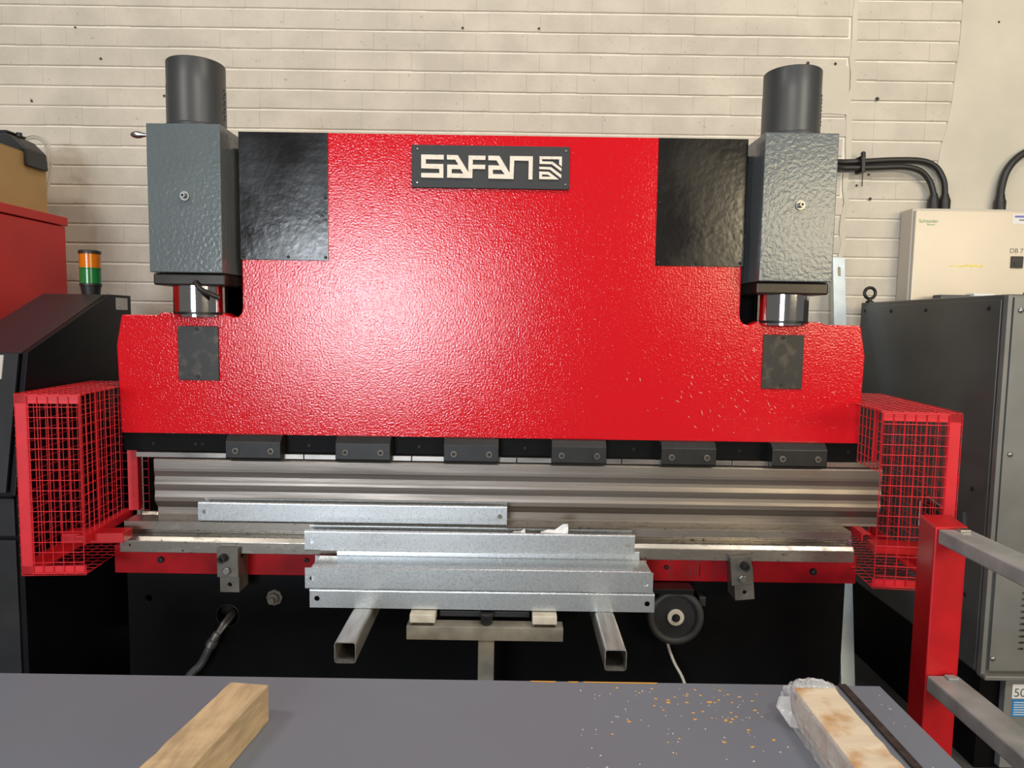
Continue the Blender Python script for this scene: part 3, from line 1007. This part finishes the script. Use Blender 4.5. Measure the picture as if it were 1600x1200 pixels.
for i in range(NV + 1):
    y = -0.852 - 0.40 * (i / NV) ** 1.6
    for j in range(NU + 1):
        x, z = ringp(j / NU)
        if y < -0.895 and 0.083 < z: z = 0.083
        a = 1.0 if y > -0.90 else 0.35
        if y > -0.885: z *= 0.80 + 0.2 * min(1, (-y - 0.85) / 0.035)
        fv.append((x + a * random.uniform(-.004, .004), y + a * random.uniform(-.004, .004), ZT + max(.001, z + a * random.uniform(-.004, .004))))
for i in range(NV):
    y = -0.852 - 0.40 * ((i + 1) / NV) ** 1.6
    for j in range(NU):
        t = (j + .5) / NU
        if y < -0.905 and t > 0.25: continue
        ff.append((i * (NU + 1) + j, i * (NU + 1) + j + 1, (i + 1) * (NU + 1) + j + 1, (i + 1) * (NU + 1) + j))
o0 = len(fv)
fv += [(0.684, -0.90, ZT + 0.06), (0.664, -0.885, ZT + 0.052), (0.648, -0.91, ZT + 0.040), (0.668, -0.95, ZT + 0.012), (0.680, -0.97, ZT + 0.02), (0.678, -0.93, ZT + 0.04)]
ff += [(o0, o0 + 1, o0 + 5), (o0 + 1, o0 + 2, o0 + 5), (o0 + 2, o0 + 3, o0 + 5), (o0 + 3, o0 + 4, o0 + 5)]
o = MB().add(fv, ff).build('plastic_film', 'film')
tag(o, 'crumpled clear plastic film wrapped round the far end of the pale timber', 'plastic film')

sb = MB().box(0.880, 0.900, -1.70, -0.733, ZT + .0004, ZT + 0.007).build('rubber_strip', 'strip_black')
tag(sb, 'narrow rough black strip along the right edge of the sheet', 'strip')

random.seed(21)
for nm, m, n in (('rust flakes', 'chips_orange', 70), ('dust flecks', 'chips_pale', 170)):
    mb = MB()
    for i in range(n):
        x = random.gauss(0.47, 0.13) if m == 'chips_orange' else random.uniform(0.15, 0.97)
        y = -0.75 - abs(random.gauss(0.09, 0.08)) if m == 'chips_orange' else random.uniform(-1.15, -0.745)
        if x > 0.66 and x < 0.91: continue
        if m == 'chips_pale' and x < 0.66 and random.random() < .4: continue
        r = random.uniform(0.0012, 0.006) if m == 'chips_orange' else random.uniform(0.0009, 0.0026)
        k = random.randint(5, 7)
        pts = [(x + r * random.uniform(.5, 1.5) * math.cos(2 * math.pi * q / k), y + r * random.uniform(.4, 1.1) * math.sin(2 * math.pi * q / k)) for q in range(k)]
        mb.add([(a, b, ZT + 0.0003) for a, b in pts] + [(x, y, ZT + 0.0018)], [(q, (q + 1) % k, k) for q in range(k)])
    if m == 'chips_orange':
        for xa, xb in ((0.06, 0.13), (0.16, 0.19), (0.20, 0.40)):
            mb.add([(xa, -.7292, ZT + .0006), (xb, -.7292, ZT + .0006), (xb - .006, -.737, ZT + .0006), (xa + .004, -.735, ZT + .0006)], [(0, 1, 2, 3)])
    o = mb.build('flakes', m)
    tag(o, ('scattered orange rust flakes' if m == 'chips_orange' else 'fine pale dust flecks') + ' on the dark sheet', 'debris', kind='stuff')

# ------------------------------------------------------------------ red barrier post with grey rails
br = thing('safety_barrier', (1.27, -0.5, 0), 'red barrier post with two grey box rails at the right', 'barrier')
m = MB()
q0 = [(1.221, -0.552), (1.319, -0.548), (1.352, -0.41), (1.254, -0.414)]
m.prism([q0], lambda u, w: (u, w, 0.0), (0, 0, 1.036)).build('post', 'red_flat', br, 0.006)
MB().box(1.16, 1.40, -0.62, -0.36, 0.0, 0.01).build('foot_plate', 'red_flat', br, 0.002)
for z0, z1, x0, x1 in ((0.988, 1.030, 1.229, 1.322), (0.547, 0.594, 1.224, 1.316)):
    rl_ = MB().box(x0, x1, -2.2, -0.553, z0, z1).build('rail', 'rail_grey', br, 0.005)
    MB().box(x0 + .045, x0 + .075, -0.585, -0.562, z1, z1 + 0.007).build('bolt_head', 'bright_steel' if z0 > .8 else 'rail_grey', rl_, 0.0015)
m = MB().box(1.225, 1.32, -2.3, -2.2, 0.0, 1.036)
m.build('post', 'red_flat', br, 0.006)

# ------------------------------------------------------------------ grey control cabinet, right
XK = 1.703
kb = thing('control_cabinet', (2.1, 0.42, 0), 'dark grey steel control cabinet with an eyebolt standing behind the red barrier', 'cabinet')
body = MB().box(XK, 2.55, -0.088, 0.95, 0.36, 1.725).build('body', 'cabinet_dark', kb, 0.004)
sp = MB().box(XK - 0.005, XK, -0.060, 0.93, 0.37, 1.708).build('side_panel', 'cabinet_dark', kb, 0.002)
MB().box(XK + 0.012, 2.55, -0.07, 0.93, 0.0, 0.36).build('plinth', 'black_paint', kb, 0.003)
MB().box(XK - .004, XK + 0.012, -0.094, -0.070, 0.36, 1.722).build('corner_strip', 'cabinet_front', kb, 0.002)
for (y, z) in ((0.90, 1.685), (0.66, 1.68), (0.39, 1.68), (0.0, 1.68), (0.02, 1.02), (0.02, 0.62), (0.90, 1.05)):
    MB().lathe((XK - .005, y, z), (-1, 0, 0), [(0, .0085), (.003, .008), (.005, .004)], 12).build('screw', 'black_plastic', sp)
# front: upper panel, vented door, lower panel
MB().box(XK + 0.016, 2.54, -0.097, -0.088, 0.80, 1.715).build('front_panel', 'cabinet_front', kb, 0.002)
sl = []
for k in range(10):
    z = 0.672 - k * 0.0228
    for j in range(9):
        sl.append(slot(1.832 - k * 0.0022 * 0 + j * 0.030 + (0.0), z + (-0.0114 if j % 2 else 0), 0.022, 0.0095)[::-1])
MB().prism([rect(XK + 0.022, 2.53, 0.385, 0.79)] + sl, front(-0.098), (0, 0.010, 0)).build('vent_panel', 'cabinet_front', kb)
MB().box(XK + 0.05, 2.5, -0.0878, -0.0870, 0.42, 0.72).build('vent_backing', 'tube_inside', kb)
MB().box(XK - 0.002, 2.55, -0.115, -0.07, 0.355, 0.372).build('ledge', 'cabinet_front', kb, 0.004)
MB().box(XK + 0.085, 2.5, -0.099, -0.07, 0.02, 0.354).build('lower_panel', 'cabinet_front', kb, 0.002)
for (x, z) in ((1.735, 0.43), (1.742, 1.17), (1.742, 1.67)):
    MB().lathe((x, -0.0975, z), (0, -1, 0), [(0, .009), (.004, .0085), (.007, .004)], 12).build('screw', 'screw_steel', kb)
lb = MB().box(1.813, 1.93, -0.1005, -0.099, 0.283, 0.336).build('label', 'label_white', kb)
text_part('50', 0.045, (1.818, -0.1006, 0.290), None, 'dark_print', lb, 'print', 0.0003)
lb2 = MB().box(1.816, 1.93, -0.1005, -0.099, 0.215, 0.280).build('label', 'label_blue', kb)
for k in range(6):
    MB().box(1.822, 1.90 + 0.02 * (k % 2), -0.1010, -0.1005, 0.222 + k * .009, 0.225 + k * .009).build('print', 'label_white', lb2)
# eyebolt
m = MB()
ec = Vector((1.718, 0.90, 1.770))
m.tube([(ec.x + .026 * math.cos(a * math.pi / 14), ec.y, ec.z + .026 * math.sin(a * math.pi / 14)) for a in range(28)], 0.0075, 10, True)
m.lathe((ec.x, ec.y, 1.725), (0, 0, 1), [(0, .018), (.006, .018), (.01, .01), (.02, .009)], 16)
m.build('eyebolt', 'dark_steel', kb)
# side door handle
m = MB()
m.tube([(XK - .03, 0.30, 0.80), (XK - .03, 0.30, 0.91), (XK - .03, 0.24, 0.93), (XK - .03, 0.10, 0.905), (XK - .03, 0.08, 0.79)], 0.008, 8)
m.build('handle_rim', 'screw_steel', kb)
MB().box(XK - .035, XK - .005, 0.10, 0.28, 0.79, 0.905).build('handle_cup', 'black_plastic', kb, 0.004)

b1 = MB().box(2.035, 2.175, 0.86, 0.925, 1.7255, 1.766).build('small_box', 'blue_box', None, 0.002)
tag(b1, 'small dark blue box lying on the control cabinet', 'box')
b2 = MB().box(2.18, 2.285, 0.85, 0.925, 1.7255, 1.762).build('small_box', 'grey_blue', None, 0.002)
tag(b2, 'small pale blue-grey box next to the dark blue one on the cabinet', 'box')
ld = MB().box(2.19, 2.29, 0.855, 0.92, 1.7625, 1.774).build('folded_paper', 'paper', None, 0.001)
tag(ld, 'folded white paper on the pale blue-grey box', 'paper')

sl_ = thing('signal_lamp', (1.828, -0.03, 1.725), 'orange signal lamp on the front corner of the control cabinet', 'lamp')
MB().lathe((1.828, -0.03, 1.7252), (0, 0, 1), [(0, .03), (.008, .03), (.012, .024)], 20).build('base', 'screw_steel', sl_)
MB().lathe((1.828, -0.03, 1.7372), (0, 0, 1), [(0, .024), (.034, .024), (.044, .014)], 20).build('lens', 'red_lens', sl_)
MB().box(1.822, 1.834, -0.058, -0.002, 1.735, 1.79).build('guard_strap', 'screw_steel', sl_, 0.002)

# ------------------------------------------------------------------ distribution board
db = thing('distribution_board', (2.35, 1.03, 1.55), 'cream electrical distribution board on the wall above the grey cabinet', 'electrical box')
MB().box(1.945, 2.75, 0.985, 1.092, 1.55, 2.19).build('body', 'enclosure_side', db, 0.006)
door = MB().box(1.952, 2.743, 0.965, 0.984, 1.56, 2.178).build('door', 'enclosure', db, 0.004)
text_part('Schneider', 0.024, (1.968, 0.9648, 2.118), None, 'green_print', door, 'print', 0.0002, 1.0)
text_part('Electric', 0.013, (2.008, 0.9648, 2.105), None, 'green_print', door, 'print', 0.0002, 1.0)
text_part('DB 7', 0.032, (2.420, 0.9648, 1.978), None, 'dark_print', door, 'print', 0.0002, 1.0)
la = MB().box(2.428, 2.486, 0.957, 0.965, 1.905, 1.962).build('latch', 'black_plastic', door, 0.002)
MB().box(2.44, 2.474, 0.954, 0.957, 1.915, 1.935).build('latch_key', 'dark_steel', la)
lv = MB().box(2.423, 2.50, 0.9642, 0.9650, 2.118, 2.165).build('label', 'label_white', door)
MB().box(2.433, 2.50, 0.9638, 0.9642, 2.148, 2.158).build('print', 'label_violet', lv)
MB().box(2.455, 2.50, 0.9638, 0.9642, 2.134, 2.139).build('print', 'dark_print', lv)
random.seed(3)
m = MB()
for k in range(9):
    x0 = 2.135 + k * 0.019
    z0 = 1.909 + random.uniform(-.003, .004)
    m.box(x0, x0 + random.uniform(.008, .02), 0.9645, 0.9650, z0, z0 + random.uniform(.004, .011))
tag(m.build('worn_sticker', 'yellow_print', door), 'remains of a yellow sticker')


def black_cable(label, pts, r, gl_x):
    t = thing('black_cable', (gl_x, 1.07, 2.19), label, 'cable', 'black supply cables')
    MB().tube(bez(pts, 10), r, 12).build('sheath', 'cable_black', t)
    MB().lathe((gl_x, 1.058, 2.1905), (0, 0, 1), [(0, .027), (.05, .027), (.062, .022), (.085, r * 1.05)], 18).build('gland', 'cable_black', t)


black_cable('outer black supply cable curving into the top of the distribution board', [(2.142, 1.058, 2.21), (2.140, 1.06, 2.30), (2.128, 1.065, 2.355), (2.09, 1.07, 2.41), (2.02, 1.075, 2.437), (1.88, 1.075, 2.438), (1.72, 1.075, 2.428), (1.60, 1.07, 2.424), (1.40, 1.0, 2.42), (1.2, 0.85, 2.38), (1.1, 0.6, 2.2)], 0.0145, 2.142)
black_cable('inner black supply cable curving into the top of the distribution board', [(2.086, 1.058, 2.21), (2.083, 1.06, 2.28), (2.06, 1.062, 2.34), (2.01, 1.06, 2.385), (1.93, 1.06, 2.402), (1.80, 1.062, 2.398), (1.70, 1.062, 2.394), (1.60, 1.06, 2.394), (1.40, 0.97, 2.39), (1.22, 0.82, 2.34), (1.12, 0.6, 2.16)], 0.0145, 2.086)
black_cable('thick black cable arching off to the right above the board', [(2.418, 1.058, 2.21), (2.420, 1.06, 2.30), (2.445, 1.065, 2.39), (2.50, 1.07, 2.46), (2.58, 1.07, 2.50), (2.72, 1.07, 2.51), (2.9, 1.07, 2.50)], 0.018, 2.418)
m = MB().box(1.706, 1.732, 1.092, 1.099, 2.372, 2.452).box(1.71, 1.728, 1.036, 1.041, 2.372, 2.45).box(1.71, 1.728, 1.036, 1.099, 2.446, 2.452).box(1.71, 1.728, 1.036, 1.099, 2.37, 2.376).lathe((1.72, 1.05, 2.452), (0, 0, 1), [(0, .01), (.014, .012), (.02, .006)], 12)
cc = m.build('cable_clip', 'black_plastic', None, 0.003)
tag(cc, 'black cable clip fixing the two supply cables to the brick wall', 'clip')
MB().box(1.7155, 1.7195, 1.037, 1.041, 2.30, 2.376).build('tie_tail', 'black_plastic', cc)

# ------------------------------------------------------------------ leaning zinc strut
p0, p1 = Vector((1.508, 0.47, 0.0)), Vector((1.632, 1.065, 1.952))
dirv = (p1 - p0).normalized()
side = Vector((1, 0, 0)) - dirv * dirv.x
side.normalize()
nrm = side.cross(dirv).normalized()
L = (p1 - p0).length
o3 = lambda u, w: p0 + side * u + dirv * w
zs = MB().prism([rect(-0.030, 0.030, 0.01, L), slot(0.0, L - 0.075, 0.014, 0.05)[::-1]], o3, nrm * 0.004)
zs.prism([[(0.0, 0.01), (0.034, 0.01), (0.034, L), (0.0, L)]], lambda a, w: p0 + side * (-0.030) + nrm * (a if nrm.y > 0 else -a) + dirv * w, side * 0.004)
tag(zs.build('angle_strut', 'strut_zinc', None, 0.0008), 'pale zinc-plated slotted strut leaning against the brick wall', 'strut')

# ------------------------------------------------------------------ left machine: console, beacon, red cabinet, box
XS = -1.672
co = thing('machine_console', (-1.8, 0.2, 0), 'black machine console with a sloping top and push buttons at the left edge', 'console')
sidep = [(-0.165, 0.0), (-0.165, 0.985), (-0.195, 0.992), (-0.100, 1.475), (0.415, 1.694), (0.575, 1.694), (0.575, 0.0)]
MB().prism([sidep], lambda u, w: (XS - 0.02, u, w), (0.02, 0, 0)).build('side_panel', 'black_console', co, 0.003)
inn = [(-0.155, 0.0), (-0.155, 0.97), (-0.178, 0.985), (-0.087, 1.462), (0.415, 1.680), (0.57, 1.680), (0.57, 0.0)]
MB().prism([inn], lambda u, w: (-1.945, u, w), (-1.694 + 1.945, 0, 0)).build('body', 'black_console', co, 0.003)
tp = MB().prism([[(-0.098, 1.468), (0.413, 1.687), (0.573, 1.687), (0.573, 1.693), (0.411, 1.693), (-0.1, 1.474)]], lambda u, w: (-1.948, u, w), (0.253, 0, 0))
tp.build('lid', 'console_top', co, 0.001)
fd = Vector((0, 0.095, 0.483)).normalized()
fn = Vector((0, -fd.z, fd.y))
fp0 = Vector((0, -0.196, 0.994))
pf = lambda x, s, e=0.0: Vector((x, 0, 0)) + fp0 + fd * s + fn * e
m = MB()


def quadbox(mb, x0, x1, s0, s1, e0, e1):
    v = [pf(x, s, e) for x in (x0, x1) for s in (s0, s1) for e in (e0, e1)]
    return mb.add(v, [(0, 1, 3, 2), (4, 6, 7, 5), (0, 4, 5, 1), (2, 3, 7, 6), (0, 2, 6, 4), (1, 5, 7, 3)])


fpnl = quadbox(MB(), -1.94, -1.70, 0.01, 0.485, -0.004, 0.006).build('control_panel', 'black_plastic', co, 0.001)
bp_ = quadbox(MB(), -1.86, -1.748, 0.395, 0.478, 0.006, 0.010).build('button_plate', 'button_grey', fpnl)
for k, mm in enumerate(('dark_print', 'dark_print', 'button_green')):
    c = pf(-1.772, 0.463 - k * 0.026, 0.010)
    MB().lathe(c, fn, [(0, .009), (.007, .009), (.009, .007)], 14).build('button', mm, bp_)
for s0 in (0.28, 0.205, 0.09):
    bb = quadbox(MB(), -1.86, -1.755, s0, s0 + .028, 0.006, 0.013).build('key', 'button_grey', fpnl)
    quadbox(MB(), -1.785, -1.772, s0 + .008, s0 + .02, 0.013, 0.0138).build('print', 'dark_print', bb)
for z0, z1 in ((0.845, 0.978), (0.02, 0.832)):
    MB().box(-1.94, -1.695, -0.17, -0.155, z0, z1).build('door', 'black_plastic', co, 0.003)
stk = MB().box(XS, XS + .001, 0.455, 0.545, 1.632, 1.682).build('sticker', 'label_white', co)
MB().box(XS + .001, XS + .0015, 0.475, 0.490, 1.640, 1.646).build('print', 'button_grey', stk)

bc = thing('signal_beacon', (-1.795, 0.49, 1.694), 'stacked amber and green signal beacon on the black console', 'beacon')
c0 = (-1.795, 0.49, 1.6945)
MB().lathe(c0, (0, 0, 1), [(0, .034), (.034, .039), (.036, .042), (.046, .042)], 28).build('base', 'black_plastic', bc)
MB().lathe((c0[0], c0[1], c0[2] + .046), (0, 0, 1), [(0, .0405), (.060, .0405), (.062, .042), (.066, .042)], 28).build('green_lens', 'green_lens', bc)
MB().lathe((c0[0], c0[1], c0[2] + .112), (0, 0, 1), [(0, .0405), (.058, .0405)], 28).build('amber_lens', 'amber_lens', bc)
MB().lathe((c0[0], c0[1], c0[2] + .170), (0, 0, 1), [(0, .043), (.012, .043), (.016, .036), (.017, .01)], 28).build('cap', 'black_plastic', bc)

rc = thing('red_cabinet', (-2.6, 0.3, 0), 'red machine cabinet with a lidded top behind the black console', 'cabinet')
MB().box(-3.15, -2.115, -0.3, 0.845, 0.0, 2.02).build('body', 'red_cabinet', rc, 0.004)
MB().box(-3.16, -2.108, -0.31, 0.855, 2.024, 2.064).build('lid', 'red_cabinet', rc, 0.003)
cx = thing('cardboard_box', (-2.5, 0.6, 2.064), 'plain brown cardboard box on the red cabinet', 'box')
MB().box(-2.85, -2.165, 0.10, 0.80, 2.0645, 2.318).build('carton', 'cardboard', cx, 0.003)
MB().box(-2.85, -2.165, 0.10, 0.449, 2.3182, 2.3215).build('flap', 'cardboard', cx)
MB().box(-2.85, -2.165, 0.451, 0.80, 2.3182, 2.3215).build('flap', 'cardboard', cx)
bt = thing('floodlight', (-2.30, 0.71, 2.322), 'black plastic light fitting lying on the cardboard box', 'light fitting')
prof = [(-2.46, 2.3225), (-2.44, 2.375), (-2.41, 2.398), (-2.24, 2.402), (-2.20, 2.385), (-2.148, 2.335), (-2.142, 2.26), (-2.160, 2.26), (-2.160, 2.3225)]
MB().prism([prof], front(0.64), (0, 0.14, 0)).build('housing', 'black_plastic', bt, 0.006)
MB().box(-2.40, -2.23, 0.645, 0.77, 2.402, 2.412).build('bezel', 'black_plastic', bt, 0.003)
MB().lathe((-2.215, 0.70, 2.395), (0, 0, 1), [(0, .012), (.018, .012)], 12).build('knob', 'black_plastic', bt)
gc = MB().tube(bez([aty(px, py, Y) for px, py, Y in ((25, 232, .83), (33, 217, .85), (50, 211, .87), (66, 215, .87), (76, 226, .86), (81, 243, .86), (80, 262, .86), (74, 300, .86))]), 0.0055, 8)
gc.tube(bez([aty(px, py, Y) for px, py, Y in ((30, 232, .845), (36, 221, .86), (50, 216, .88), (64, 219, .88), (72, 230, .87), (76, 246, .86), (74, 268, .86))]), 0.005, 8)
tag(gc.build('coiled_cable', 'cable_white'), 'loop of beige cable hanging behind the cardboard box', 'cable')
